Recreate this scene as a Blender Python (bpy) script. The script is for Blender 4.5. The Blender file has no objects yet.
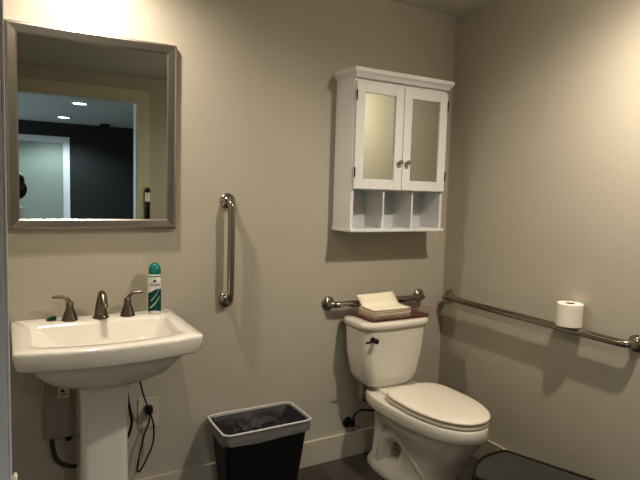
import bpy, bmesh, math, random
from mathutils import Vector, Matrix
random.seed(7)
C = bpy.context.scene.collection
PI = math.pi

# ------------------------------------------------------------------ materials
def srgb(c):
    return tuple((v/12.92 if v <= .04045 else ((v+.055)/1.055)**2.4) for v in [x/255 for x in c])

def mat(name, col, rough=.5, metal=0, noise=0, nscale=20, bump=0, bscale=200, trans=0, emit=None, spec=.5, coat=0, ior=1.45, alpha=1):
    m = bpy.data.materials.new(name); m.use_nodes = True
    nt = m.node_tree; b = nt.nodes['Principled BSDF']
    c = srgb(col)
    b.inputs['Base Color'].default_value = (*c, 1)
    b.inputs['Roughness'].default_value = rough
    b.inputs['Metallic'].default_value = metal
    b.inputs['Specular IOR Level'].default_value = spec
    b.inputs['Coat Weight'].default_value = coat
    b.inputs['Coat Roughness'].default_value = .08
    b.inputs['Transmission Weight'].default_value = trans
    b.inputs['IOR'].default_value = ior
    b.inputs['Alpha'].default_value = alpha
    tc = nt.nodes.new('ShaderNodeTexCoord')
    if noise:
        n = nt.nodes.new('ShaderNodeTexNoise'); n.inputs['Scale'].default_value = nscale; n.inputs['Detail'].default_value = 5
        nt.links.new(tc.outputs['Object'], n.inputs['Vector'])
        r = nt.nodes.new('ShaderNodeMixRGB')
        r.inputs[1].default_value = (*[max(0, v*(1-noise)) for v in c], 1); r.inputs[2].default_value = (*[min(1, v*(1+noise)) for v in c], 1)
        nt.links.new(n.outputs['Fac'], r.inputs[0]); nt.links.new(r.outputs[0], b.inputs['Base Color'])
    if bump:
        n = nt.nodes.new('ShaderNodeTexNoise'); n.inputs['Scale'].default_value = bscale; n.inputs['Detail'].default_value = 3
        nt.links.new(tc.outputs['Object'], n.inputs['Vector'])
        bp = nt.nodes.new('ShaderNodeBump'); bp.inputs['Strength'].default_value = bump; bp.inputs['Distance'].default_value = .002
        nt.links.new(n.outputs['Fac'], bp.inputs['Height']); nt.links.new(bp.outputs[0], b.inputs['Normal'])
    if emit:
        b.inputs['Emission Color'].default_value = (*srgb(emit[0]), 1); b.inputs['Emission Strength'].default_value = emit[1]
    return m

M = {}
M['wall'] = mat('beige_wall_paint', (188, 181, 166), .6, noise=.03, nscale=3, bump=.35, bscale=90)
M['ceiling'] = mat('ceiling_paint', (214, 210, 200), .8, noise=.03, nscale=4, bump=.2, bscale=90)
M['trim'] = mat('trim_paint', (196, 188, 170), .45, noise=.02, nscale=5)
M['casing'] = mat('casing_paint', (205, 196, 172), .5, noise=.02, nscale=5)
M['cabinet_paint'] = mat('cabinet_cool_paint', (236, 240, 242), .5, noise=.02, nscale=6)
M['cool_white'] = mat('cool_white_paint', (205, 210, 212), .5, noise=.02, nscale=6)
M['porcelain'] = mat('porcelain', (230, 225, 214), .12, coat=.5, noise=.01, nscale=4)
M['tporcelain'] = mat('toilet_porcelain', (224, 219, 205), .14, coat=.4, noise=.01, nscale=4)
M['seat'] = mat('seat_plastic', (228, 221, 207), .3, noise=.01, nscale=4)
M['steel'] = mat('brushed_steel', (166, 159, 150), .2, 1, noise=.06, nscale=60)
M['dsteel'] = mat('brushed_nickel_dark', (128, 118, 106), .28, 1, noise=.06, nscale=60)
M['frame'] = mat('mirror_frame_metal', (160, 153, 143), .36, 1, noise=.08, nscale=12)
M['chrome'] = mat('chrome', (150, 146, 140), .12, 1)
M['dark_metal'] = mat('dark_metal', (52, 48, 44), .3, .9)
M['mirror'] = mat('mirror_glass', (212, 218, 212), .012, 1)
M['white'] = mat('white_cabinet_paint', (226, 226, 224), .4, noise=.015, nscale=6)
M['white_in'] = mat('cabinet_back_paint', (206, 209, 207), .5, noise=.02, nscale=6)
M['cmirror'] = mat('cabinet_mirror_glass', (204, 207, 198), .02, 1)
M['black'] = mat('black_plastic', (14, 13, 13), .45, noise=.15, nscale=20)
M['blackrub'] = mat('black_cable_rubber', (12, 11, 11), .5)
M['grey_lid'] = mat('grey_bin_lid', (74, 74, 68), .35, .3, noise=.08, nscale=30)
M['binrim'] = mat('bin_black_rim', (12, 12, 11), .3)
M['bag'] = mat('grey_bag_plastic', (128, 126, 122), .35, noise=.14, nscale=30, bump=.4, bscale=40)
M['bag_edge'] = mat('pale_bag_edge', (205, 203, 198), .35, noise=.06)
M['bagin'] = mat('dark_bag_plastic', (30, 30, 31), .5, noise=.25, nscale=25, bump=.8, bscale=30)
M['paper'] = mat('white_paper', (238, 230, 208), .9, noise=.02, nscale=40, bump=.15, bscale=200)
M['roll'] = mat('tissue_paper', (240, 234, 220), .95, noise=.03, nscale=60, bump=.5, bscale=160)
M['card'] = mat('cardboard_core', (118, 96, 70), .9, noise=.1)
M['red'] = mat('dark_red_base', (92, 14, 22), .5, noise=.1)
M['wire'] = mat('white_wire', (190, 180, 165), .4, .3)
M['rwire'] = mat('reddish_wire', (176, 152, 140), .4, .3)
M['teal'] = mat('teal_plastic', (14, 120, 112), .25, noise=.04, coat=.4)
M['green'] = mat('green_plastic', (20, 74, 52), .4, noise=.1)
M['can'] = mat('can_white', (222, 224, 214), .3, noise=.02, coat=.3)
M['blue'] = mat('logo_blue', (36, 44, 110), .5)
M['greenlabel'] = mat('label_dark_green', (8, 74, 68), .35, noise=.4, nscale=50)
M['pale'] = mat('label_pale_green', (188, 218, 204), .4)
M['box'] = mat('grey_box_plastic', (150, 142, 128), .5, noise=.04)
M['box_dark'] = mat('dark_grey_conduit', (62, 57, 51), .6)
M['plate'] = mat('outlet_plate_plastic', (205, 196, 178), .4)
M['sticker'] = mat('sticker_white', (214, 210, 200), .6)
M['ink'] = mat('black_ink', (20, 20, 20), .6)
M['hall_wall'] = mat('charcoal_wall_paint', (42, 42, 43), .7, noise=.05, nscale=4)
M['hall_ceiling'] = mat('hall_ceiling_paint', (214, 220, 225), .8, noise=.02)
M['hall_door'] = mat('pale_green_door_paint', (138, 147, 138), .5, noise=.02)
M['lamp'] = mat('lamp_diffuser', (255, 250, 240), .5, emit=((245, 248, 255), 9))
M['cream'] = mat('cream_knob', (235, 222, 200), .35, noise=.02)
M['skin'] = mat('skin', (196, 142, 104), .5, noise=.05, nscale=30)
M['hair'] = mat('dark_hair', (26, 18, 14), .5, noise=.3, nscale=80)
M['shirt'] = mat('pale_blue_cloth', (196, 206, 222), .85, noise=.06, nscale=50)
M['trousers'] = mat('dark_cloth', (30, 32, 40), .85, noise=.1, nscale=50)

# floor: dark stone-look tile with faint grout
def floor_mat():
    m = bpy.data.materials.new('floor_tile'); m.use_nodes = True
    nt = m.node_tree; b = nt.nodes['Principled BSDF']
    tc = nt.nodes.new('ShaderNodeTexCoord')
    br = nt.nodes.new('ShaderNodeTexBrick'); br.offset = 0.5
    br.inputs['Scale'].default_value = 1; br.inputs['Brick Width'].default_value = .6; br.inputs['Row Height'].default_value = .3
    br.inputs['Mortar Size'].default_value = .003
    br.inputs['Color1'].default_value = (*srgb((88, 82, 73)), 1); br.inputs['Color2'].default_value = (*srgb((84, 78, 69)), 1)
    br.inputs['Mortar'].default_value = (*srgb((58, 54, 48)), 1)
    nt.links.new(tc.outputs['Object'], br.inputs['Vector'])
    n = nt.nodes.new('ShaderNodeTexNoise'); n.inputs['Scale'].default_value = 9; n.inputs['Detail'].default_value = 8
    nt.links.new(tc.outputs['Object'], n.inputs['Vector'])
    mx = nt.nodes.new('ShaderNodeMixRGB'); mx.blend_type = 'MULTIPLY'; mx.inputs[0].default_value = .8
    cr = nt.nodes.new('ShaderNodeValToRGB'); cr.color_ramp.elements[0].position = .3; cr.color_ramp.elements[0].color = (.55, .55, .55, 1); cr.color_ramp.elements[1].position = .7
    nt.links.new(n.outputs['Fac'], cr.inputs[0]); nt.links.new(br.outputs['Color'], mx.inputs[1]); nt.links.new(cr.outputs[0], mx.inputs[2])
    nt.links.new(mx.outputs[0], b.inputs['Base Color']); b.inputs['Roughness'].default_value = .5
    return m
M['floor'] = floor_mat()

# ------------------------------------------------------------------ mesh helpers
class MB:
    def __init__(s): s.v = []; s.f = []
    def add(s, vs, fs):
        k = len(s.v); s.v += [tuple(v) for v in vs]; s.f += [tuple(i+k for i in f) for f in fs]; return s
    def box(s, a, b):
        (x0, y0, z0), (x1, y1, z1) = a, b
        vs = [(x, y, z) for z in (z0, z1) for y in (y0, y1) for x in (x0, x1)]
        return s.add(vs, [(0, 2, 3, 1), (4, 5, 7, 6), (0, 1, 5, 4), (2, 6, 7, 3), (0, 4, 6, 2), (1, 3, 7, 5)])
    def obox(s, mtx, size):
        vs = [mtx @ Vector((x*size[0]/2, y*size[1]/2, z*size[2]/2)) for z in (-1, 1) for y in (-1, 1) for x in (-1, 1)]
        return s.add(vs, [(0, 2, 3, 1), (4, 5, 7, 6), (0, 1, 5, 4), (2, 6, 7, 3), (0, 4, 6, 2), (1, 3, 7, 5)])
    def loft(s, rings, cap0=True, cap1=True, closed=True):
        n = len(rings[0]); k = len(s.v)
        for r in rings: s.v += [tuple(p) for p in r]
        for i in range(len(rings)-1):
            for j in range(n if closed else n-1):
                a = k+i*n+j; b = k+i*n+(j+1) % n
                s.f.append((a, b, b+n, a+n))
        if cap0: s.f.append(tuple(k+j for j in reversed(range(n))))
        if cap1: s.f.append(tuple(k+(len(rings)-1)*n+j for j in range(n)))
        return s
    def tube(s, pts, r, seg=12, caps=True, flat=None):
        pts = [Vector(p) for p in pts]; rs = r if isinstance(r, (list, tuple)) else [r]*len(pts)
        tang = []
        for i in range(len(pts)):
            a = pts[max(i-1, 0)]; b = pts[min(i+1, len(pts)-1)]; tang.append((b-a).normalized())
        up = Vector((0, 0, 1)) if abs(tang[0].z) < .9 else Vector((1, 0, 0))
        nrm = (up - tang[0]*up.dot(tang[0])).normalized(); rings = []
        for i, p in enumerate(pts):
            nrm = (nrm - tang[i]*nrm.dot(tang[i])).normalized(); bi = tang[i].cross(nrm)
            fl = 1 if flat is None else (flat[i] if isinstance(flat, (list, tuple)) else flat)
            rings.append([p + (nrm*math.cos(t)*fl + bi*math.sin(t))*rs[i] for t in [2*PI*j/seg for j in range(seg)]])
        return s.loft(rings, caps, caps)
    def lathe(s, prof, loc=(0, 0, 0), axis=(0, 0, 1), seg=32, cap0=True, cap1=True):
        q = Vector((0, 0, 1)).rotation_difference(Vector(axis)); loc = Vector(loc)
        rings = [[loc + q @ Vector((r*math.cos(2*PI*j/seg), r*math.sin(2*PI*j/seg), z)) for j in range(seg)] for r, z in prof]
        return s.loft(rings, cap0, cap1)
    def ball(s, c, r, seg=16, rings=10):
        r3 = r if isinstance(r, (tuple, list)) else (r, r, r)
        rr = []
        for i in range(1, rings):
            th = PI*i/rings
            rr.append([(c[0]+r3[0]*math.sin(th)*math.cos(2*PI*j/seg), c[1]+r3[1]*math.sin(th)*math.sin(2*PI*j/seg), c[2]-r3[2]*math.cos(th)) for j in range(seg)])
        return s.loft(rr)

ORG = {}
def build(name, mb, m, parent=None, origin=None, smooth=True, bevel=0, subsurf=0, angle=35):
    """Link one mesh object. Vertices are given in world space."""
    if parent is not None: org = ORG[parent.name]
    else:
        if origin is None:
            xs = [v[0] for v in mb.v]; ys = [v[1] for v in mb.v]; zs = [v[2] for v in mb.v]
            origin = ((min(xs)+max(xs))/2, (min(ys)+max(ys))/2, min(zs))
        org = Vector(origin)
    me = bpy.data.meshes.new(name)
    me.from_pydata([Vector(v)-org for v in mb.v], [], mb.f); me.validate()
    bm = bmesh.new(); bm.from_mesh(me); bmesh.ops.recalc_face_normals(bm, faces=bm.faces); bm.to_mesh(me); bm.free()
    mats = m if isinstance(m, (list, tuple)) else [m]
    for x in mats: me.materials.append(x)
    o = bpy.data.objects.new(name, me); C.objects.link(o)
    ORG[o.name] = org
    if parent is not None: o.parent = parent
    else: o.location = org
    if smooth:
        me.polygons.foreach_set('use_smooth', [True]*len(me.polygons)); me.set_sharp_from_angle(angle=math.radians(angle))
    if bevel:
        b = o.modifiers.new('bevel', 'BEVEL'); b.width = bevel; b.segments = 3; b.limit_method = 'ANGLE'; b.angle_limit = math.radians(40); b.harden_normals = False
    if subsurf:
        b = o.modifiers.new('subd', 'SUBSURF'); b.levels = subsurf; b.render_levels = subsurf
    return o

def tag(o, label, cat, group=None, kind=None):
    o['label'] = label; o['category'] = cat
    if group: o['group'] = group
    if kind: o['kind'] = kind
    return o
def thing(name, loc, label, cat, group=None):
    o = bpy.data.objects.new(name, None); o.empty_display_size = .05; C.objects.link(o); o.location = loc; ORG[o.name] = Vector(loc)
    return tag(o, label, cat, group)
def struct(name, mb, m, parent=None, **k):
    o = build(name, mb, m, parent, **k)
    if parent is None: o['kind'] = 'structure'
    return o

def smooth_path(pts, n=8, closed=False):
    """Catmull-Rom through the points"""
    P = [Vector(p) for p in pts]; out = []
    for i in range(len(P)-1):
        p0 = P[max(i-1, 0)]; p1 = P[i]; p2 = P[i+1]; p3 = P[min(i+2, len(P)-1)]
        for k in range(n):
            t = k/n
            out.append(.5*((2*p1)+(p2-p0)*t+(2*p0-5*p1+4*p2-p3)*t*t+(3*p1-p0-3*p2+p3)*t**3))
    out.append(P[-1]); return out
def bent(pts, rad, n=8):
    """polyline with rounded corners"""
    P = [Vector(p) for p in pts]; out = [P[0]]
    for i in range(1, len(P)-1):
        a = (P[i-1]-P[i]).normalized(); b = (P[i+1]-P[i]).normalized()
        s = P[i]+a*rad; e = P[i]+b*rad
        for k in range(n+1):
            t = k/n; out.append((1-t)**2*s+2*t*(1-t)*P[i]+t*t*e)
    out.append(P[-1]); return out
def rrect(x0, x1, y0, y1, r, z, n=8, bow=0, per=4):
    """rounded rectangle ring; bow pushes the y0 side out"""
    r = min(r, (x1-x0)/2-1e-4, (y1-y0)/2-1e-4); pts = []
    cs = [(x1-r, y1-r, 0), (x0+r, y1-r, PI/2), (x0+r, y0+r, PI), (x1-r, y0+r, 1.5*PI)]
    cor = [[(cx+r*math.cos(a+PI/2*k/n), cy+r*math.sin(a+PI/2*k/n)) for k in range(n+1)] for cx, cy, a in cs]
    for i in range(4):
        pts += cor[i]; a = cor[i][-1]; b = cor[(i+1) % 4][0]
        for k in range(1, per+1):
            t = k/(per+1); pts.append((a[0]+(b[0]-a[0])*t, a[1]+(b[1]-a[1])*t))
    cx = (x0+x1)/2; hw = (x1-x0)/2; out = []
    for x, y in pts:
        w = max(0, min(1, (y1-y)/(y1-y0)))
        out.append((x, y-bow*w*max(0, 1-((x-cx)/hw)**2), z))
    return out

# ------------------------------------------------------------------ room
H = 2.44; YF = -3.0; XL = -2.62; TW = .12
OX0, OX1, OH = -2.47, -1.14, 2.225       # doorway opening
YH = -6.5; HH = 2.32                     # hallway far wall and ceiling
fl = MB().box((XL-.12, YF-TW, -.06), (.12, .12, 0)); struct('floor', fl, M['floor'], smooth=False)
ce = MB().box((XL-.12, YF-TW, H), (.12, .12, H+.06)); struct('ceiling', ce, M['ceiling'], smooth=False)
struct('wall_back', MB().box((XL-.12, 0, 0), (.12, .12, H)), M['wall'], smooth=False)
struct('wall_right', MB().box((0, YF-TW, 0), (.12, 0, H)), M['wall'], smooth=False)
struct('wall_left', MB().box((XL-.12, YF-TW, 0), (XL, 0, H)), M['wall'], smooth=False)
wf = MB().box((XL, YF-TW, 0), (OX0, YF, H)).box((OX1, YF-TW, 0), (0, YF, H)).box((OX0, YF-TW, OH), (OX1, YF, H))
struct('wall_front', wf, M['wall'], smooth=False)
bb = MB().box((XL, -.014, 0), (0, 0, .135)); struct('baseboard_back', bb, M['trim'], smooth=False, bevel=.003)
bb = MB().box((-.014, YF, 0), (0, -.014, .135)); struct('baseboard_right', bb, M['trim'], smooth=False, bevel=.003)
# doorway casing on the bathroom side and jamb lining
cs = MB().box((OX1-.015, YF, 0), (OX1+.105, YF+.016, OH+.1)).box((OX0-.105, YF, 0), (OX0+.015, YF+.016, OH+.1)).box((OX0+.015, YF, OH-.015), (OX1-.015, YF+.016, OH+.1))
struct('trim_1', cs, M['casing'], smooth=False, bevel=.003)
jm = MB().box((OX1-.02, YF-TW, 0), (OX1, YF, OH)).box((OX0, YF-TW, 0), (OX0+.02, YF, OH)).box((OX0+.02, YF-TW, OH-.02), (OX1-.02, YF, OH))
struct('trim_2', jm, M['cool_white'], smooth=False)
# hallway beyond the doorway
struct('floor_hallway', MB().box((-5, YH, -.06), (2.5, YF-TW, 0)), M['floor'], smooth=False)
struct('ceiling_hallway', MB().box((-5, YH, HH), (2.5, YF-TW, HH+.06)), M['hall_ceiling'], smooth=False)
struct('wall_hallway', MB().box((-5, YH-.1, 0), (2.5, YH, HH)), M['hall_wall'], smooth=False)
struct('wall_hallway_left', MB().box((-5.1, YH, 0), (-5, YF-TW, HH)), M['hall_wall'], smooth=False)
struct('wall_hallway_right', MB().box((2.5, YH, 0), (2.6, YF-TW, HH)), M['hall_wall'], smooth=False)
# far hallway door
d1 = struct('door_1', MB().box((-2.42, YH, .01), (-1.49, YH+.03, 2.03)), M['hall_door'], origin=(-1.95, YH, 0), smooth=False)
dc = MB().box((-1.49, YH, 0), (-1.40, YH+.022, 2.12)).box((-2.51, YH, 0), (-2.42, YH+.022, 2.12)).box((-2.42, YH, 2.03), (-1.49, YH+.022, 2.12))
build('door_frame', dc, M['cool_white'], d1, smooth=False)
build('door_handle', MB().tube(bent([(-2.35, YH+.03, .98), (-2.35, YH+.08, .98), (-2.24, YH+.08, .98)], .015), .01), M['steel'], d1)
for (x, y) in ((-1.507, -4.175-.06), (-1.537, -5.67-.06)):
    t = thing('recessed_light', (x, y, HH), 'round recessed ceiling light in the hallway, ' + ('nearer and higher of the two in the mirror' if y > -5 else 'farther and lower of the two in the mirror'), 'ceiling light', 'recessed hallway lights')
    build('trim_ring', MB().lathe([(.09, -.001), (.09, -.008), (.07, -.008), (.07, -.001)], (x, y, HH)), M['cool_white'], t)
    build('diffuser', MB().lathe([(.07, -.001), (.07, -.006), (.02, -.007)], (x, y, HH)), M['lamp'], t)
    L = bpy.data.lights.new('recessed_lamp', 'SPOT'); L.energy = 120; L.color = (.82, .91, 1); L.spot_size = math.radians(150); L.spot_blend = .5; L.shadow_soft_size = .06
    lo = bpy.data.objects.new('recessed_lamp', L); C.objects.link(lo); lo.location = (x, y, HH-.02)
x, y = -.961, -6.183
tag(build('ceiling_vent', MB().lathe([(.07, 0), (.07, -.02), (.055, -.03), (.01, -.031)], (x, y, HH)), M['dark_metal']), 'small dark disc on the hallway ceiling, right of the recessed lights in the mirror', 'smoke detector')

# tall white cabinet against the left wall: its end borders the view
fx = -2.233; ya, yb2 = -1.35, -.86; zt_ = 2.12
t = thing('storage_cabinet', (-2.41, (ya+yb2)/2, 0), 'tall white cabinet with a small cream knob at the extreme left edge of view', 'cabinet')
cb = MB().box((XL+.002, ya, .06), (fx-.021, yb2, zt_)).box((XL+.002, ya+.02, 0), (fx-.06, yb2-.02, .06)).box((XL+.002, ya-.004, zt_), (fx-.004, yb2+.004, zt_+.03))
build('carcass', cb, M['cabinet_paint'], t, smooth=False, bevel=.002)
for z0_, z1_, kz in ((.07, zt_-.01, .775),):
    dm = MB().box((fx-.019, ya+.002, z0_), (fx-.005, yb2-.002, z1_)).box((fx-.005, ya+.002, z0_), (fx, ya+.06, z1_)).box((fx-.005, yb2-.06, z0_), (fx, yb2-.002, z1_)).box((fx-.005, ya+.06, z0_), (fx, yb2-.06, z0_+.06)).box((fx-.005, ya+.06, z1_-.06), (fx, yb2-.06, z1_))
    dd = build('cabinet_door', dm, M['cabinet_paint'], t, smooth=False, bevel=.0015)
    if z0_ < .5:
        build('knob', MB().lathe([(.006, 0), (.005, .003), (.011, .005), (.013, .0085), (.010, .0115), (.004, .0125)], (fx, -1.02, .745), (1, 0, 0), 20), M['cream'], dd, angle=60)


# ------------------------------------------------------------------ framed mirror
x0, x1, z0, z1 = -2.228, -1.586, 1.252, 2.033
t = thing('framed_mirror', ((x0+x1)/2, 0, z0), 'square wall mirror in a brushed metal frame above the pedestal sink', 'mirror')
def frame_ring(inset, y): return [(x0+inset, y, z0+inset), (x1-inset, y, z0+inset), (x1-inset, y, z1-inset), (x0+inset, y, z1-inset)]
fr = MB().loft([frame_ring(0, -.002), frame_ring(0, -.022), frame_ring(.004, -.028), frame_ring(.010, -.030), frame_ring(.036, -.026), frame_ring(.044, -.019), frame_ring(.044, -.002)], False, False)
build('frame', fr, M['frame'], t, smooth=False)
g = .040; yb = -.021
ga = [(x0+g, yb, z0+g), (x1-g, yb, z0+g), (x1-g, yb, z1-g), (x0+g, yb, z1-g)]
build('mirror_glass', MB().loft([ga, [(a, -.004, b) for a, _, b in ga]], True, True), M['mirror'], t, smooth=False)

# ------------------------------------------------------------------ pedestal sink
sx = -1.913
t = thing('pedestal_sink', (sx, -.2, 0), 'white rectangular porcelain pedestal sink below the framed mirror', 'sink')
def sring(hw, yf, ybk, r, z, bow=0): return rrect(sx-hw, sx+hw, yf-.022, ybk, r, z+(.012 if z > .81 or hw < .30 and z > .77 else .006), 8, bow, 8)
rings = [sring(.10, -.33, -.10, .06, .700, .01), sring(.16, -.37, -.05, .08, .712, .02), sring(.215, -.405, -.02, .08, .742, .03), sring(.252, -.43, -.012, .07, .782, .04), sring(.262, -.436, -.010, .06, .806, .045), sring(.268, -.440, -.008, .05, .812, .05),
         sring(.296, -.455, -.004, .022, .815, .05), sring(.304, -.460, -.002, .02, .822, .05), sring(.311, -.462, -.001, .014, .868, .05), sring(.310, -.461, -.001, .014, .876, .05), sring(.306, -.457, -.003, .012, .880, .05),
         sring(.255, -.405, -.118, .03, .880, .045), sring(.249, -.399, -.124, .03, .877, .045), sring(.243, -.392, -.130, .03, .868, .045), sring(.20, -.36, -.155, .05, .808, .03), sring(.17, -.34, -.17, .06, .790, .02), sring(.05, -.27, -.22, .02, .783, 0)]
build('basin', MB().loft(rings), M['porcelain'], t, angle=50)
pr = [rrect(sx-.006-w*.90, sx-.006+w*.90, yf, yk, r, z, 6, 0, 3) for w, yf, yk, r, z in [(.125, -.33, -.07, .04, 0), (.125, -.33, -.07, .04, .03), (.108, -.31, -.09, .04, .05), (.100, -.30, -.10, .035, .12), (.094, -.295, -.10, .03, .45), (.096, -.30, -.09, .03, .64), (.11, -.33, -.08, .04, .73)]]
build('pedestal', MB().loft(pr), M['porcelain'], t, angle=50)
build('drain', MB().lathe([(.022, .7835), (.022, .787), (.018, .788), (.016, .785), (.004, .785)], (sx, -.245, .012)), M['chrome'], t)

# ------------------------------------------------------------------ faucet (widespread)
t = thing('widespread_faucet', (-1.905, -.065, .892), 'brushed nickel faucet with two lever handles on the sink deck', 'faucet')
fy = -.066
sp = MB().lathe([(.030, 0), (.031, .004), (.029, .010), (.0255, .014)], (-1.902, fy, .892))
sp.tube(smooth_path([(-1.902, fy, 0.898), (-1.902, fy-.002, 0.940), (-1.902, fy-.008, 0.972), (-1.902, fy-.026, 0.994), (-1.902, fy-.052, 0.992), (-1.902, fy-.078, 0.968), (-1.902, fy-.09, 0.952)], 6),
        [.0265-.0009*min(i, 12)+(0 if i < 12 else -.0001*(i-12)) for i in range(37)], 20)
build('spout', sp, M['dsteel'], t, angle=60)
for s, bx in ((-1, -2.018), (1, -1.797)):
    lab = 'handle'
    hb = MB().lathe([(.029, 0), (.030, .004), (.0285, .009), (.024, .022), (.017, .042), (.0135, .056), (.0145, .060), (.0145, .066), (.012, .074), (.004, .078)], (bx, fy, .892))
    o = build(lab, hb, M['dsteel'], t, angle=60)
    lv = MB().tube(smooth_path([(bx, fy, .958), (bx+s*.006, fy-.002, 0.973), (bx+s*.022, fy-.004, 0.987), (bx+s*.045, fy-.006, 0.990), (bx+s*.062, fy-.007, 0.992)], 5), [.0085]*5+[.0085, .0082, .008, .0078, .0076]+[.0075]*5+[.0078, .0083, .0086, .0085, .0075, .004], 12, flat=[1]*8+[.8]*13)
    build('lever', lv, M['dsteel'], o, angle=60)

# ------------------------------------------------------------------ air freshener can
cx, cy, cz = -1.686, -.066, .892
t = thing('air_freshener_can', (cx, cy, cz), 'white and green aerosol air freshener can with teal cap on the sink corner', 'spray can')
build('can_body', MB().lathe([(.024, 0), (.0265, .002), (.027, .006), (.027, .166), (.0255, .173), (.023, .176)], (cx, cy, cz)), M['can'], t)
build('cap', MB().lathe([(.0258, .172), (.0262, .175), (.0260, .184), (.0245, .196), (.020, .208), (.013, .216), (.005, .219)], (cx, cy, cz)), M['teal'], t, angle=60)
# curved label decals wrapped round the can
face = math.atan2(-2.44-cy, -2.2365-cx)      # towards the camera side of the room
def wrap(u, v, r=.0274): a = face+u/r; return (cx+r*math.cos(a), cy+r*math.sin(a), cz+v)
def decal(fn_lo, fn_hi, u0, u1, n=24, r=.0274):
    mb = MB(); lo = []; hi = []
    for i in range(n+1):
        u = u0+(u1-u0)*i/n; lo.append(wrap(u, fn_lo(u), r)); hi.append(wrap(u, fn_hi(u), r))
    return mb.loft([lo, hi], False, False, closed=False)
gl = decal(lambda u: .012+.006*math.cos(u*55), lambda u: .101+.010*math.sin(u*60+.6), -.036, .036)
lb = build('green_label', gl, M['greenlabel'], t)
sw = MB()
for k, (a, b, c) in enumerate(((.034, 1.1, .0030), (.062, 1.3, .0022))):
    d = decal(lambda u: a+b*(u+.012)-c+u*u*12, lambda u: a+b*(u+.012)+c+u*u*12, -.022+.004*k, .024, r=.0278); sw.add(d.v, d.f)
build('white_swirl', sw, M['pale'], lb)
top = decal(lambda u: .161, lambda u: .165, -.036, .036, r=.0274); build('green_band', top, M['greenlabel'], t)
def text_mesh(body, size):
    cu = bpy.data.curves.new('txt', 'FONT'); cu.body = body; cu.size = size; cu.align_x = 'CENTER'; cu.align_y = 'CENTER'; cu.shear = .15
    o = bpy.data.objects.new('txt', cu); C.objects.link(o); bpy.context.view_layer.update()
    dg = bpy.context.evaluated_depsgraph_get(); me = bpy.data.meshes.new_from_object(o.evaluated_get(dg))
    vs = [tuple(v.co) for v in me.vertices]; fs = [tuple(p.vertices) for p in me.polygons]
    bpy.data.objects.remove(o); bpy.data.curves.remove(cu); bpy.data.meshes.remove(me)
    return vs, fs
vs, fs = text_mesh('Glade', .021)
build('brand_lettering', MB().add([wrap(x, .129+y, .0279) for x, y, z in vs], fs), M['blue'], t, smooth=False)
hd = decal(lambda u: .140, lambda u: .140+max(.0008, .013-abs(u)*1.5), -.009, .009, r=.0279); build('house_emblem', hd, M['blue'], t)

# small green scrap on the deck
gm = MB().ball((-2.082, -.045, .899), (.016, .010, .008)).ball((-2.072, -.043, .901), (.008, .008, .010)).ball((-2.094, -.048, .897), (.008, .007, .006))
tag(build('soap_scrap', gm, M['green'], origin=(-2.082, -.045, .891)), 'small dark green lump lying on the sink deck left of the faucet', 'soap scrap')

# ------------------------------------------------------------------ grab bars
def grab_bar(name, a, b, n, label, off=.058, r=.0165, fr=.037):
    """a, b: flange centres on the wall; n: direction off the wall"""
    a = Vector(a); b = Vector(b); n = Vector(n)
    t = thing(name, (a+b)/2, label, 'grab bar')
    build('bar', MB().tube(bent([a+n*.004, a+n*off, b+n*off, b+n*.004], .042, 10), r, 20), M['steel'], t, angle=60)
    for c in (a, b):
        f = build('flange', MB().lathe([(fr, 0), (fr, .004), (fr-.003, .008), (r+.008, .013), (r+.002, .016), (r, .020)], c, n), M['steel'], t, angle=50)
        side = Vector((0, 0, 1)) if abs(n.z) < .5 else Vector((1, 0, 0)); s2 = n.cross(side)
        for k in range(3):
            d = side*math.cos(k*2.094+.5)+s2*math.sin(k*2.094+.5)
            build('screw', MB().lathe([(.004, .008), (.004, .0115), (.002, .0125)], c+d*(fr-.009), n, 10), M['chrome'], f)
    return t
grab_bar('grab_bar', (-1.342, 0, 1.378), (-1.342, 0, .916), (0, -1, 0), 'short vertical steel grab bar on the back wall right of the mirror', fr=.036)
grab_bar('grab_bar', (-.786, 0, .857), (-.186, 0, .860), (0, -1, 0), 'horizontal steel grab bar on the back wall behind the toilet tank')
grab_bar('grab_bar', (0, -.060, .854), (0, -1.160, .852), (-1, 0, 0), 'long horizontal steel grab bar on the right wall under the toilet roll')

# ------------------------------------------------------------------ wall cabinet
x0, x1, D, z0, z1 = -.773, -.189, .165, 1.244, 1.985
t = thing('wall_cabinet', ((x0+x1)/2, 0, z0), 'white wooden wall cabinet with two mirrored doors above the toilet', 'cabinet')
th = .016; zs = 1.446
b = MB().box((x0, -D, z0+.012), (x0+th, 0, z1)).box((x1-th, -D, z0+.012), (x1, 0, z1)).box((x0+th, -D+.001, zs), (x1-th, 0, zs+th)).box((x0+th, -D, z1-.02), (x1-th, 0, z1))
build('case', b, M['white'], t, smooth=False, bevel=.0015)
build('back_panel', MB().box((x0+th, -.008, z0+.012), (x1-th, -.001, z1-.02)), M['white_in'], t, smooth=False)
build('bottom_board', MB().box((x0-.006, -D-.018, z0-.004), (x1+.006, 0, z0+.012)), M['white'], t, smooth=False, bevel=.003)
for k in (1, 2):
    xx = x0+th+(x1-x0-2*th)*k/3
    build('divider', MB().box((xx-.005, -D+.004, z0+.012), (xx+.005, -.008, zs)), M['white'], t, smooth=False)
def crown(o, zz): return [(x0-o, 0, zz), (x0-o, -D-.018-o, zz), (x1+o, -D-.018-o, zz), (x1+o, 0, zz)]
build('crown', MB().loft([crown(0, z1-.002), crown(.002, z1+.004), crown(.008, z1+.014), crown(.016, z1+.022), crown(.018, z1+.026), crown(.018, z1+.040), crown(.014, z1+.044)]), M['white'], t, smooth=False)
xm = (x0+x1)/2
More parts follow.
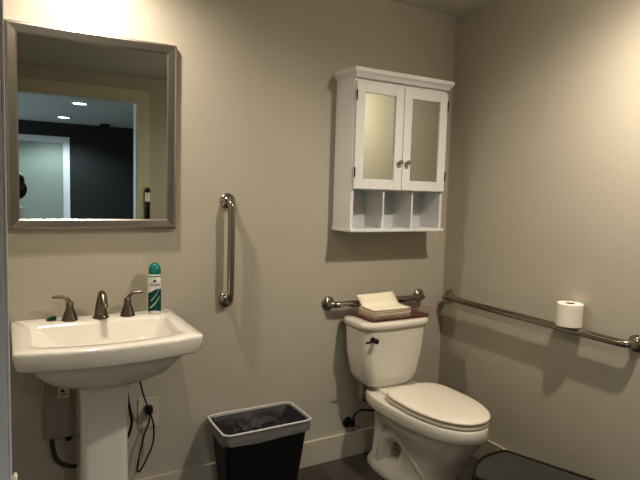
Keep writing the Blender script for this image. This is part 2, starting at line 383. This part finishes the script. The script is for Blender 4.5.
for s in (-1, 1):
    a, c = (x0+.006, xm-.0015) if s < 0 else (xm+.0015, x1-.006)
    zb, zt = zs+.006, z1-.020; yf = -D-.018; st = .058
    pb = .060
    dm = MB()
    dm.box((a, yf, zb), (a+.05, -D-.001, zt)).box((c-.05, yf, zb), (c, -D-.001, zt)).box((a+.05, yf, zb), (c-.05, -D-.001, zb+.05)).box((a+.05, yf, zt-.05), (c-.05, -D-.001, zt))
    d = build('cabinet_door', dm, M['white'], t, smooth=False, bevel=.002)
    build('mirror_panel', MB().box((a+.048, yf+.007, zb+.048), (c-.048, yf+.012, zt-.048)), M['cmirror'], d, smooth=False)
    kx = (c-.022) if s < 0 else (a+.022)
    build('knob', MB().lathe([(.006, 0), (.005, .010), (.011, .014), (.0135, .020), (.011, .026), (.004, .028)], (kx, yf, zb+.139), (0, -1, 0), 20), M['steel'], d)
    hx_ = a-.001 if s < 0 else c+.001
    for hz in (zb+.055, zt-.09):
        build('hinge', MB().tube([(hx_, yf-.001, hz), (hx_, yf-.001, hz+.048)], .0035, 10), M['dark_metal'], d)

# ------------------------------------------------------------------ toilet
tx = -.476
t = thing('toilet', (tx, -.35, 0), 'white two-piece toilet with closed lid in the corner below the cabinet', 'toilet')
kx_ = -.500
def tring(hw, yf, yk, r, z, bow): return rrect(kx_-hw, kx_+hw, yf, yk, r, z, 8, bow, 6)
tank = [tring(0.106, -.185, -.045, .05, .440, .012), tring(0.136, -.20, -.035, .06, .444, .016), tring(0.158, -.208, -.03, .06, .462, .02), tring(0.176, -.213, -.028, .055, .50, .022), tring(0.193, -.217, -.025, .045, .60, .024), tring(0.205, -.220, -.025, .04, .752, .025)]
build('tank', MB().loft(tank), M['tporcelain'], t, angle=60)
lid = [tring(0.203, -.219, -.026, .04, .752, .025), tring(0.213, -.229, -.018, .045, .755, .026), tring(0.217, -.234, -.016, .045, .764, .027), tring(0.217, -.234, -.016, .045, .778, .027), tring(0.213, -.229, -.018, .042, .788, .026), tring(0.199, -.215, -.028, .04, .7905, .024)]
build('tank_lid', MB().loft(lid), M['tporcelain'], t, angle=60)
lx, lz = -.656, .706
f = build('flush_lever', MB().lathe([(.014, 0), (.014, .006), (.011, .012), (.009, .024), (.013, .028), (.014, .036), (.010, .040), (.003, .041)], (lx, -.229, lz), (0, -1, 0), 20), M['dark_metal'], t)
build('lever_arm', MB().tube([(lx, -.262, lz), (lx-.03, -.264, lz), (lx-.062, -.262, lz-.002)], [.006, .0045, .005], 12), M['dark_metal'], f)

def egg(hw, yb, yf, z, sq=.62, n=56, cx=tx, ym=None):
    """egg-shaped ring: flattened at the back, elongated at the front"""
    if ym is None: ym = yb-(yb-yf)*.40
    out = []
    for i in range(n):
        a = 2*PI*i/n; c, s_ = math.cos(a), math.sin(a)
        if s_ >= 0:
            x = hw*math.copysign(abs(c)**sq, c); y = ym+(yb-ym)*abs(s_)**sq
        else:
            x = hw*math.copysign(abs(c)**.92, c); y = ym-(ym-yf)*abs(s_)**.95
        out.append((cx+x, y, z))
    return out
bowl = [egg(.118, -.10, -.655, 0, .45), egg(.120, -.098, -.657, .012, .45), egg(.117, -.10, -.655, .035, .45), egg(.098, -.13, -.64, .055, .5), egg(.088, -.30, -.635, .10, .7), egg(.092, -.32, -.655, .16, .8), egg(.108, -.32, -.69, .22, .8), egg(.138, -.27, -.73, .28, .75), egg(.164, -.18, -.762, .325, .65), egg(.172, -.16, -.775, .352, .6), egg(.176, -.14, -.782, .360, .6), egg(.186, -.11, -.792, .364, .6), egg(.190, -.10, -.798, .372, .6), egg(.191, -.098, -.799, .414, .6), egg(.187, -.10, -.795, .422, .6), egg(.14, -.12, -.73, .423, .6)]
build('bowl', MB().loft(bowl), M['tporcelain'], t, angle=60)
# rear column and deck under the tank
dk = [rrect(tx-w, tx+w, yf, yk, r, z, 6, 0, 3) for w, yf, yk, r, z in [(.100, -.30, -.075, .05, .0), (.100, -.30, -.075, .05, .03), (.078, -.26, -.09, .04, .06), (.072, -.22, -.10, .04, .2), (.080, -.26, -.10, .04, .30), (.108, -.33, -.095, .04, .368), (.116, -.34, -.09, .04, .385), (.118, -.34, -.09, .04, .432), (.112, -.335, -.095, .04, .440)]]
build('deck', MB().loft(dk), M['tporcelain'], t, angle=60)
# exposed trapway bulge on each side
for s in (-1, 1):
    tp = smooth_path([(tx+s*.030, -.56, .08), (tx+s*.050, -.50, .14), (tx+s*.062, -.42, .215), (tx+s*.060, -.33, .235), (tx+s*.058, -.25, .20), (tx+s*.058, -.21, .12), (tx+s*.056, -.19, .03)], 6)
    build('trapway', MB().tube(tp, [.043]*len(tp), 16), M['tporcelain'], t, angle=60)
    build('bolt_cap', MB().lathe([(.014, .02), (.014, .030), (.010, .037), (.003, .039)], (tx+s*.094, -.31, .01), seg=16), M['tporcelain'], t)
def segg(hw, yb, yf, z): return egg(hw, yb, yf, z, .5, cx=-.464)
seat = [segg(.160, -.300, -.768, .422), segg(.166, -.295, -.774, .428), segg(.176, -.285, -.784, .429), segg(.178, -.283, -.786, .433), segg(.177, -.284, -.785, .4395), segg(.166, -.292, -.775, .4415), segg(.160, -.296, -.770, .446)]
build('seat', MB().loft(seat), M['seat'], t, angle=60)
lidr = [segg(.160, -.294, -.768, .446), segg(.172, -.282, -.781, .4485), segg(.178, -.277, -.787, .450), segg(.180, -.275, -.789, .455), segg(.178, -.277, -.787, .4605), segg(.170, -.283, -.779, .464), segg(.13, -.31, -.72, .466), segg(.06, -.42, -.58, .467)]
build('seat_lid', MB().loft(lidr), M['seat'], t, angle=60)
for s in (-1, 1):
    build('seat_hinge', MB().box((-.464+s*.078-.02, -.292, .423), (-.464+s*.078+.02, -.262, .452)), M['seat'], t, bevel=.006)
build('fill_shank', MB().tube([(kx_-.125, -.11, .36), (kx_-.125, -.11, .446)], .014, 14).tube([(kx_-.125, -.11, .375), (kx_-.125, -.11, .395)], .021, 6), M['box'], t)

# supply valve and hose
vx, vz = -.638, .192
t = thing('supply_valve', (vx, 0, vz), 'dark metal water shutoff valve with thin hose on the wall left of the toilet', 'valve')
build('escutcheon', MB().lathe([(.030, .0), (.029, .004), (.020, .010), (.010, .012)], (vx, 0, vz), (0, -1, 0)), M['dark_metal'], t)
build('valve_body', MB().tube([(vx, -.01, vz), (vx, -.075, vz)], .009, 14).tube([(vx, -.055, vz-.012), (vx, -.055, vz+.03)], .011, 14), M['dark_metal'], t)
build('handle', MB().ball((vx, -.085, vz), (.024, .010, .014)), M['chrome'], t)
hz_ = smooth_path([(vx, -.055, vz+.028), (vx+.01, -.056, vz+.065), (vx+.05, -.07, vz+.085), (vx+.10, -.085, vz+.078), (vx+.12, -.10, vz+.10), (vx+.085, -.115, vz+.13), (kx_-.125, -.11, .354)], 8)
build('hose', MB().tube(hz_, .0055, 10), M['dark_metal'], t)

# ------------------------------------------------------------------ wire basket and paper on the tank
bx0, bx1, by0, by1, bz = -.655, -.290, -.222, -.055, .7915
t = thing('wire_basket', ((bx0+bx1)/2, (by0+by1)/2, bz), 'shallow wire mesh basket with dark red base on the toilet tank lid', 'basket')
build('base', MB().loft([rrect(bx0, bx1, by0, by1, .012, bz, 4, 0, 2), rrect(bx0-.002, bx1+.002, by0-.002, by1+.002, .012, bz+.012, 4, 0, 2)]), M['red'], t)
wm = MB(); hgt = .046; fl_ = .008
def cornerpts(z, o): return [(bx0-o, by0-o, z), (bx1+o, by0-o, z), (bx1+o, by1+o, z), (bx0-o, by1+o, z)]
for k in range(1, 5):
    q = cornerpts(bz+hgt*k/4, fl_*k/4)
    for i in range(4): wm.tube([q[i], q[(i+1) % 4]], .0022 if k == 4 else .0012, 6)
lo = cornerpts(bz+.004, 0); hi = cornerpts(bz+hgt, fl_)
for i in range(4):
    L0 = (Vector(lo[(i+1) % 4])-Vector(lo[i])).length; n = int(L0/.016)
    for k in range(n):
        u = k/n; wm.tube([Vector(lo[i]).lerp(Vector(lo[(i+1) % 4]), u), Vector(hi[i]).lerp(Vector(hi[(i+1) % 4]), u)], .0011, 5)
build('wire_mesh', wm, M['rwire'], t)
# stack of paper towels in the left part of the basket
px0, px1, py0, py1 = -.640, -.408, -.212, -.075
st = MB(); zz = bz+.0125
for k in range(12):
    dx = random.uniform(-.0015, .0015); dy = random.uniform(-.0015, .0015)
    st.box((px0+dx, py0+dy, zz), (px1+dx, py1+dy, zz+.0036)); zz += .0037
tag(build('paper_towel_stack', st, M['paper'], smooth=False, bevel=.0008), 'stack of white folded paper towels in the basket on the tank', 'paper towels')
# top towel: lies on the stack and its rear flap stands up, leaning back
zt = zz+.0008; sh = []
prof = [(-.218, .000), (-.180, .0005), (-.140, .001), (-.118, .003), (-.110, .009), (-.104, .024), (-.098, .042), (-.090, .060)]
for y_, dz in prof:
    k = max(0, dz)/.060
    sh.append([(px0-.006-.022*k + (px1-.0-.026*k-(px0-.006-.022*k))*i/8, y_+.006*(i/8)*k, zt+dz+.004*k*(i/8)-.002*math.sin(i/8*PI)*k) for i in range(9)])
o = build('paper_towel', MB().loft(sh, False, False, closed=False), M['paper'], smooth=True, angle=80)
sm = o.modifiers.new('thick', 'SOLIDIFY'); sm.thickness = .0012; sm.offset = 1
tag(o, 'single white paper towel standing half unfolded on top of the towel stack', 'paper towel')

# ------------------------------------------------------------------ toilet roll on the side bar
rx, ry, rz = -.056, -.882, .8695
t = thing('toilet_roll', (rx, ry, rz), 'white toilet paper roll standing upright on the right wall grab bar', 'toilet paper')
pf = [(.021, .001), (.053, 0), (.0555, .002), (.0555, .100), (.053, .102), (.021, .101)]
build('paper', MB().lathe(pf+[pf[0]], (rx, ry, rz), seg=40, cap0=False, cap1=False), M['roll'], t, angle=40)
build('core', MB().lathe([(.0209, .001), (.0209, .1005), (.0195, .1005), (.0195, .001), (.0209, .001)], (rx, ry, rz), seg=28, cap0=False, cap1=False), M['card'], t)

# ------------------------------------------------------------------ trash can with liner
ax, bx_, ay, by_ = -1.432, -1.010, -.262, -.024; tz = .372
t = thing('trash_can', ((ax+bx_)/2, (ay+by_)/2, 0), 'black rectangular trash can with a grey plastic liner between sink and toilet', 'trash can')
def cr(i, z, r=.03): return rrect(ax+i, bx_-i, ay+i, by_-i, r, z, 6, 0, 5)
build('bin_body', MB().loft([cr(.045, 0), cr(.042, .006), cr(.006, tz-.006), cr(.010, tz-.006), cr(.048, .012)], True, True), M['black'], t, angle=50)
def wav(ring, amp, k, zamp=0):
    cxm = sum(p[0] for p in ring)/len(ring); cym = sum(p[1] for p in ring)/len(ring); out = []
    for i, p in enumerate(ring):
        d = Vector((p[0]-cxm, p[1]-cym)).normalized()*amp*(math.sin(i*k)+.6*math.sin(i*k*2.3+1))
        out.append((p[0]+d.x, p[1]+d.y, p[2]+zamp*math.sin(i*.7+1)+zamp*.6*math.sin(i*1.9)))
    return out
lo_ = [wav(cr(-.001, tz-.052, .03), .0015, 1.7, .004), wav(cr(-.003, tz-.035), .0015, 1.3), wav(cr(-.0035, tz-.028), .001, 1.1), wav(cr(-.002, tz-.020), .001, 1.9), wav(cr(-.004, tz-.008), .001, 1.5), cr(-.005, tz-.001), cr(-.003, tz+.004), cr(.004, tz+.004), cr(.008, tz-.002)]
ln_ = build('bag_rim', MB().loft(lo_, False, False), M['bag'], t, angle=70)
rm = cr(-.004, tz+.003); rm.append(rm[0])
build('bag_edge', MB().tube(wav(rm[:-1], .0012, 1.3, .001)+[wav(rm[:-1], .0012, 1.3, .001)[0]], .0045, 8), M['bag_edge'], t)
# inner crumpled surface
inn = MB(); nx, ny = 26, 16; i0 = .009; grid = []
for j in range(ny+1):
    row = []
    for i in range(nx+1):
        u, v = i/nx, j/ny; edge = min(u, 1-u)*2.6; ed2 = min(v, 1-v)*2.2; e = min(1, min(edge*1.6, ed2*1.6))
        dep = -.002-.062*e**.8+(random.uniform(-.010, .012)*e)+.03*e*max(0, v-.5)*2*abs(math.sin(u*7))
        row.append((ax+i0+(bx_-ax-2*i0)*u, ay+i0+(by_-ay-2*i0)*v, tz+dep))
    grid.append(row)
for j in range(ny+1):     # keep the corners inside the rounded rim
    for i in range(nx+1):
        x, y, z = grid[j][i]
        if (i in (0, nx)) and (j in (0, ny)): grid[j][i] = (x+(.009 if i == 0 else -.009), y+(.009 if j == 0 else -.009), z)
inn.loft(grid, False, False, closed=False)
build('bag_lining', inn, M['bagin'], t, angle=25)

# ------------------------------------------------------------------ dark bin, lower right
E1 = Vector((-.395, -.861, 0)); dr = Vector((.334, -.943, 0)).normalized(); dl_ = Vector((-.943, -.334, 0)).normalized()
bw, bl, bow_, bh = .315, .44, .045, .36
def bring(ins, z, n=16, r=.03):
    pts = []
    for k in range(n+1):            # bowed end, from the right corner to the left one
        u = k/n; a = ins+(bw-2*ins)*u
        pts.append(E1+dl_*a - dr*(bow_*(1-(2*u-1)**2)**.9-ins))
    pts.append(E1+dl_*(bw-ins)+dr*(bl*.5)); pts.append(E1+dl_*(bw-ins)+dr*(bl-r)); pts.append(E1+dl_*(bw-ins-r)+dr*(bl-ins))
    pts.append(E1+dl_*(ins+r)+dr*(bl-ins)); pts.append(E1+dl_*ins+dr*(bl-r)); pts.append(E1+dl_*ins+dr*(bl*.5))
    return [(p.x, p.y, z) for p in pts]
cen = E1+dl_*bw/2+dr*bl/2
t = thing('step_bin', (cen.x, cen.y, 0), 'dark waste bin with grey lid and bowed end in front of the toilet', 'waste bin')
build('bin_body', MB().loft([bring(.03, 0), bring(.03, .02), bring(.010, bh-.03)]), M['black'], t, angle=40)
build('lid_rim', MB().loft([bring(.004, bh-.03), bring(0, bh-.024), bring(0, bh-.004), bring(.003, bh), bring(.012, bh), bring(.014, bh-.004)], True, False), M['binrim'], t, angle=40)
build('lid', MB().loft([bring(.0135, bh-.012), bring(.0135, bh-.004), bring(.03, bh+.001), bring(.05, bh+.003)]), M['grey_lid'], t, angle=20)

# ------------------------------------------------------------------ under the sink: wall box, outlet, cords
t = thing('wall_box', (-2.045, 0, .42), 'grey plastic equipment box on the wall under the sink, left of the pedestal', 'utility box')
build('housing', MB().box((-2.108, -.095, .425), (-1.988, 0, .695)), M['box'], t, smooth=False, bevel=.005)
build('cover_seam', MB().box((-2.000, -.0965, .43), (-1.996, -.094, .69)), M['ink'], t, smooth=False)
stk = build('warning_sticker', MB().box((-2.066, -.0962, .590), (-2.026, -.0945, .632)), M['sticker'], t, smooth=False, bevel=0)
y_ = -.0966
build('warning_mark', MB().add([(-2.060, y_, 0.612), (-2.040, y_, 0.612), (-2.050, y_, 0.628)], [(0, 1, 2)]).add([(-2.062, y_, 0.596), (-2.031, y_, 0.600), (-2.031, y_, 0.603), (-2.062, y_, 0.599)], [(0, 1, 2, 3)]).add([(-2.062, y_, 0.603), (-2.036, y_, 0.606), (-2.036, y_, 0.609), (-2.062, y_, 0.606)], [(0, 1, 2, 3)]), M['ink'], stk, smooth=False)
build('conduit', MB().tube(smooth_path([(-2.085, -.05, .43), (-2.085, -.05, .38), (-2.07, -.05, .32), (-2.03, -.05, .285), (-1.98, -.05, .275), (-1.92, -.04, .28)], 8), .009, 12), M['box_dark'], t)
build('connector', MB().lathe([(.018, 0), (.018, -.014), (.013, -.016), (.013, -.032)], (-2.025, -.05, .426)), M['black'], t)

t = thing('wall_outlet', (-1.697, 0, .365), 'white wall outlet plate low on the wall right of the sink pedestal', 'outlet')
build('cover_plate', MB().box((-1.742, -.006, .366), (-1.654, 0, .502)), M['plate'], t, smooth=False, bevel=.0025)
for zc in (.455, .413):
    rc = build('receptacle', MB().loft([rrect(-1.714, -1.682, zc-.014, zc+.014, .010, 0, 5, 0, 2), rrect(-1.714, -1.682, zc-.014, zc+.014, .010, .0085, 5, 0, 2)]), M['plate'], t)
    me = rc.data                     # the ring was drawn in x-y: stand it against the wall
    for v in me.vertices:
        w = v.co+ORG[t.name]; v.co = Vector((w.x, -w.z, w.y))-ORG[t.name]
    build('slot', MB().box((-1.705, -.0092, zc-.002), (-1.703, -.0084, zc+.008)).box((-1.693, -.0092, zc-.002), (-1.691, -.0084, zc+.007)), M['ink'], rc, smooth=False)

t = thing('power_cord', (-1.70, -.02, .458), 'black power cord looping down from the plug in the outlet', 'cord')
build('plug', MB().box((-1.716, -.040, .438), (-1.684, -.009, .472)), M['blackrub'], t, bevel=.006)
cp = smooth_path([(-1.770, -.16, .692), (-1.765, -.13, .66), (-1.735, -.07, .55), (-1.708, -.05, .475), (-1.700, -.045, .452), (-1.684, -.045, .39), (-1.686, -.045, .31), (-1.715, -.042, .235), (-1.741, -.04, .190), (-1.752, -.04, .20), (-1.745, -.04, .25), (-1.726, -.042, .34), (-1.703, -.042, .405), (-1.700, -.04, .44)], 8)
build('cable', MB().tube(cp, .0036, 10), M['blackrub'], t)
build('cable_clip', MB().box((-1.786, -.17, .694), (-1.762, -.15, .708)), M['blackrub'], t, bevel=.002)
sp_ = smooth_path([(-1.808, -.10, .700), (-1.806, -.09, .62), (-1.797, -.08, .53), (-1.782, -.07, .45), (-1.783, -.06, .40), (-1.80, -.05, .35), (-1.85, -.05, .31)], 8)
tag(build('supply_hose', MB().tube(sp_, .0058, 10), M['blackrub']), 'thick black hose curving behind the right side of the sink pedestal', 'hose')

# ------------------------------------------------------------------ slim dispenser beside the doorway (seen in the mirror)
dx_, dy_ = -1.063, YF+.016
t = thing('wall_dispenser', (dx_, dy_, 1.10), 'slim black and white dispenser on the doorway casing, seen in the mirror', 'dispenser')
build('holder', MB().lathe([(.020, 0), (.022, .004), (.022, .19), (.020, .194)], (dx_, dy_+.026, 1.10)).box((dx_-.012, dy_, 1.14), (dx_+.012, dy_+.01, 1.28)), M['dark_metal'], t)
build('label_band', MB().lathe([(.0225, .195), (.024, .20), (.024, .275), (.0215, .28)], (dx_, dy_+.026, 1.10)), M['can'], t)
build('cap', MB().lathe([(.020, .281), (.0235, .29), (.0235, .31), (.015, .325), (.004, .328)], (dx_, dy_+.026, 1.10)), M['black'], t)

# ------------------------------------------------------------------ person taking the photo (a sliver shows in the mirror)
pc = Vector((-2.190, -2.74, 0))
t = thing('person', pc, 'person in a pale blue top standing sideways, a sliver at the mirror left edge', 'person')
ca, sa = math.cos(math.radians(68)), math.sin(math.radians(68))
def pw(x, y, z):      # local: x right, y forward, turned towards the left wall
    return (pc.x+x*ca-y*sa, pc.y+x*sa+y*ca, z)
def skin_obj(name, verts, edges, rad, m, parent, sub=2):
    me = bpy.data.meshes.new(name); org = ORG[parent.name]
    me.from_pydata([Vector(v)-org for v in verts], edges, []); me.materials.append(m)
    o = bpy.data.objects.new(name, me); C.objects.link(o); o.parent = parent; ORG[o.name] = org
    md = o.modifiers.new('skin', 'SKIN'); md.use_smooth_shade = True
    for i, r in enumerate(rad): me.skin_vertices[0].data[i].radius = r if isinstance(r, tuple) else (r, r)
    me.skin_vertices[0].data[0].use_root = True
    sd = o.modifiers.new('subd', 'SUBSURF'); sd.levels = sub; sd.render_levels = sub
    return o
V = []; Ed = []; Rd = []
def pv(p, r, par=None):
    V.append(pw(*p)); Rd.append(r)
    if par is not None: Ed.append((par, len(V)-1))
    return len(V)-1
pel = pv((0, 0, .80), (.13, .10)); w_ = pv((0, .005, .96), (.115, .09), pel); ch = pv((0, .01, 1.13), (.13, .10), w_); nk = pv((0, 0, 1.26), .05, ch); hb_ = pv((0, .015, 1.33), .062, nk); hm = pv((0, .025, 1.41), .076, hb_); ht = pv((0, .015, 1.475), .055, hm)
ns = pv((0, .115, 1.395), .013, hm)
for s in (-1, 1):
    hp = pv((s*.085, 0, .74), .082, pel); kn = pv((s*.09, .015, .42), .055, hp); an = pv((s*.095, -.01, .08), .036, kn); toe = pv((s*.10, .10, .032), .03, an)
    sh_ = pv((s*.155, 0, 1.19), .052, ch); el = pv((s*.195, -.01, .95), .04, sh_); wr = pv((s*.19, .05, .74), .026, el); pm = pv((s*.188, .06, .67), (.020, .032), wr)
    for k in range(4):
        yy = .034+.017*k; ll = (.068, .078, .074, .060)[k]
        a_ = pv((s*.190, yy, .635), .009, pm); b_ = pv((s*.186, yy+.004, .635-ll*.5), .008, a_); pv((s*.176, yy+.006, .635-ll), .0075, b_)
    th1 = pv((s*.180, .092, .655), .011, pm); pv((s*.174, .102, .625), .009, th1)
body = skin_obj('body', V, Ed, Rd, M['skin'], t)
def sub_skin(name, pts, edges, m):
    return skin_obj(name, [pw(*p) for p, _ in pts], edges, [r for _, r in pts], m, t)
sub_skin('shirt', [((0, 0, .80), (.14, .11)), ((0, .005, .96), (.127, .10)), ((0, .01, 1.13), (.142, .11)), ((0, 0, 1.235), .066), ((.155, 0, 1.19), .06), ((.195, -.01, .95), .05), ((-.155, 0, 1.19), .06), ((-.195, -.01, .95), .05), ((.192, .04, .79), .038), ((-.192, .04, .79), .038)], [(0, 1), (1, 2), (2, 3), (2, 4), (4, 5), (2, 6), (6, 7), (5, 8), (7, 9)], M['shirt'])
sub_skin('trousers', [((0, 0, .82), (.138, .108)), ((.085, 0, .74), .09), ((.09, .015, .42), .064), ((.095, -.01, .09), .05), ((-.085, 0, .74), .09), ((-.09, .015, .42), .064), ((-.095, -.01, .09), .05)], [(0, 1), (1, 2), (2, 3), (0, 4), (4, 5), (5, 6)], M['trousers'])
hp_ = MB().ball(pw(0, -.012, 1.455), (.088, .088, .075), 20, 12).ball(pw(0, -.045, 1.385), (.075, .075, .085), 20, 12)
build('hair', hp_, M['hair'], t)
for s in (-1, 1):
    e = MB().ball(pw(s*.030, .094, 1.415), .011, 12, 8); build('eye', e, M['cool_white'], t)
    e = MB().ball(pw(s*.083, .01, 1.40), (.012, .018, .028), 12, 8); build('ear', e, M['skin'], t)
build('mouth', MB().ball(pw(0, .082, 1.345), (.02, .012, .006), 12, 8), M['red'], t)

# ------------------------------------------------------------------ lights
def point(name, loc, e, col, r):
    L = bpy.data.lights.new(name, 'POINT'); L.energy = e; L.color = col; L.shadow_soft_size = r
    o = bpy.data.objects.new(name, L); C.objects.link(o); o.location = loc; return o
WARM = (1, .91, .80)
def spot(name, loc, e, ang, blend, r):
    L = bpy.data.lights.new(name, 'SPOT'); L.energy = e; L.color = WARM; L.spot_size = math.radians(ang); L.spot_blend = blend; L.shadow_soft_size = r
    o = bpy.data.objects.new(name, L); C.objects.link(o); o.location = loc; return o
spot('sink_lamp', (-1.93, -.33, 2.425), 44, 165, .95, .035)
spot('ceiling_lamp', (-.56, -1.43, 2.425), 66, 165, .8, .03)
point('ceiling_fill', (-.56, -1.43, 2.33), 7, WARM, .05)  # extra point light added below the ceiling lamp to brighten the ceiling
def area(name, loc, rot, sx_, sy_, e, col):
    L = bpy.data.lights.new(name, 'AREA'); L.shape = 'RECTANGLE'; L.size = sx_; L.size_y = sy_; L.energy = e; L.color = col
    o = bpy.data.objects.new(name, L); C.objects.link(o); o.location = loc; o.rotation_euler = rot; return o

area('hallway_fill', (-4.9, -4.6, 1.4), (0, math.radians(-90), 0), 1.6, 2.4, 75, (.84, .92, 1))  # added cool fill that brightens the hallway; no window stands there
w = bpy.data.worlds.new('World'); bpy.context.scene.world = w; w.use_nodes = True
w.node_tree.nodes['Background'].inputs[0].default_value = (.6, .7, .8, 1); w.node_tree.nodes['Background'].inputs[1].default_value = .02

# ------------------------------------------------------------------ camera
f, yaw, pitch, roll, X, D_, Hc = 553.08, .5194, .0855, .0296, 2.2365, 2.4363, 1.4283
cy_, sy_ = math.cos(yaw), math.sin(yaw)
fwd = Vector((sy_*math.cos(pitch), cy_*math.cos(pitch), -math.sin(pitch))); right = Vector((cy_, -sy_, 0)); up = right.cross(fwd)
r2 = right*math.cos(roll)+up*math.sin(roll); u2 = up*math.cos(roll)-right*math.sin(roll)
cam = bpy.data.cameras.new('camera'); co = bpy.data.objects.new('camera', cam); C.objects.link(co)
co.matrix_world = Matrix(((r2.x, u2.x, -fwd.x, -X), (r2.y, u2.y, -fwd.y, -D_), (r2.z, u2.z, -fwd.z, Hc), (0, 0, 0, 1)))
cam.sensor_fit = 'HORIZONTAL'; cam.sensor_width = 36; cam.lens = f*36/640; cam.clip_start = .01
bpy.context.scene.camera = co
vs_ = bpy.context.scene.view_settings
vs_.view_transform = 'Standard'; vs_.look = 'None'; vs_.exposure = .44; vs_.gamma = .82
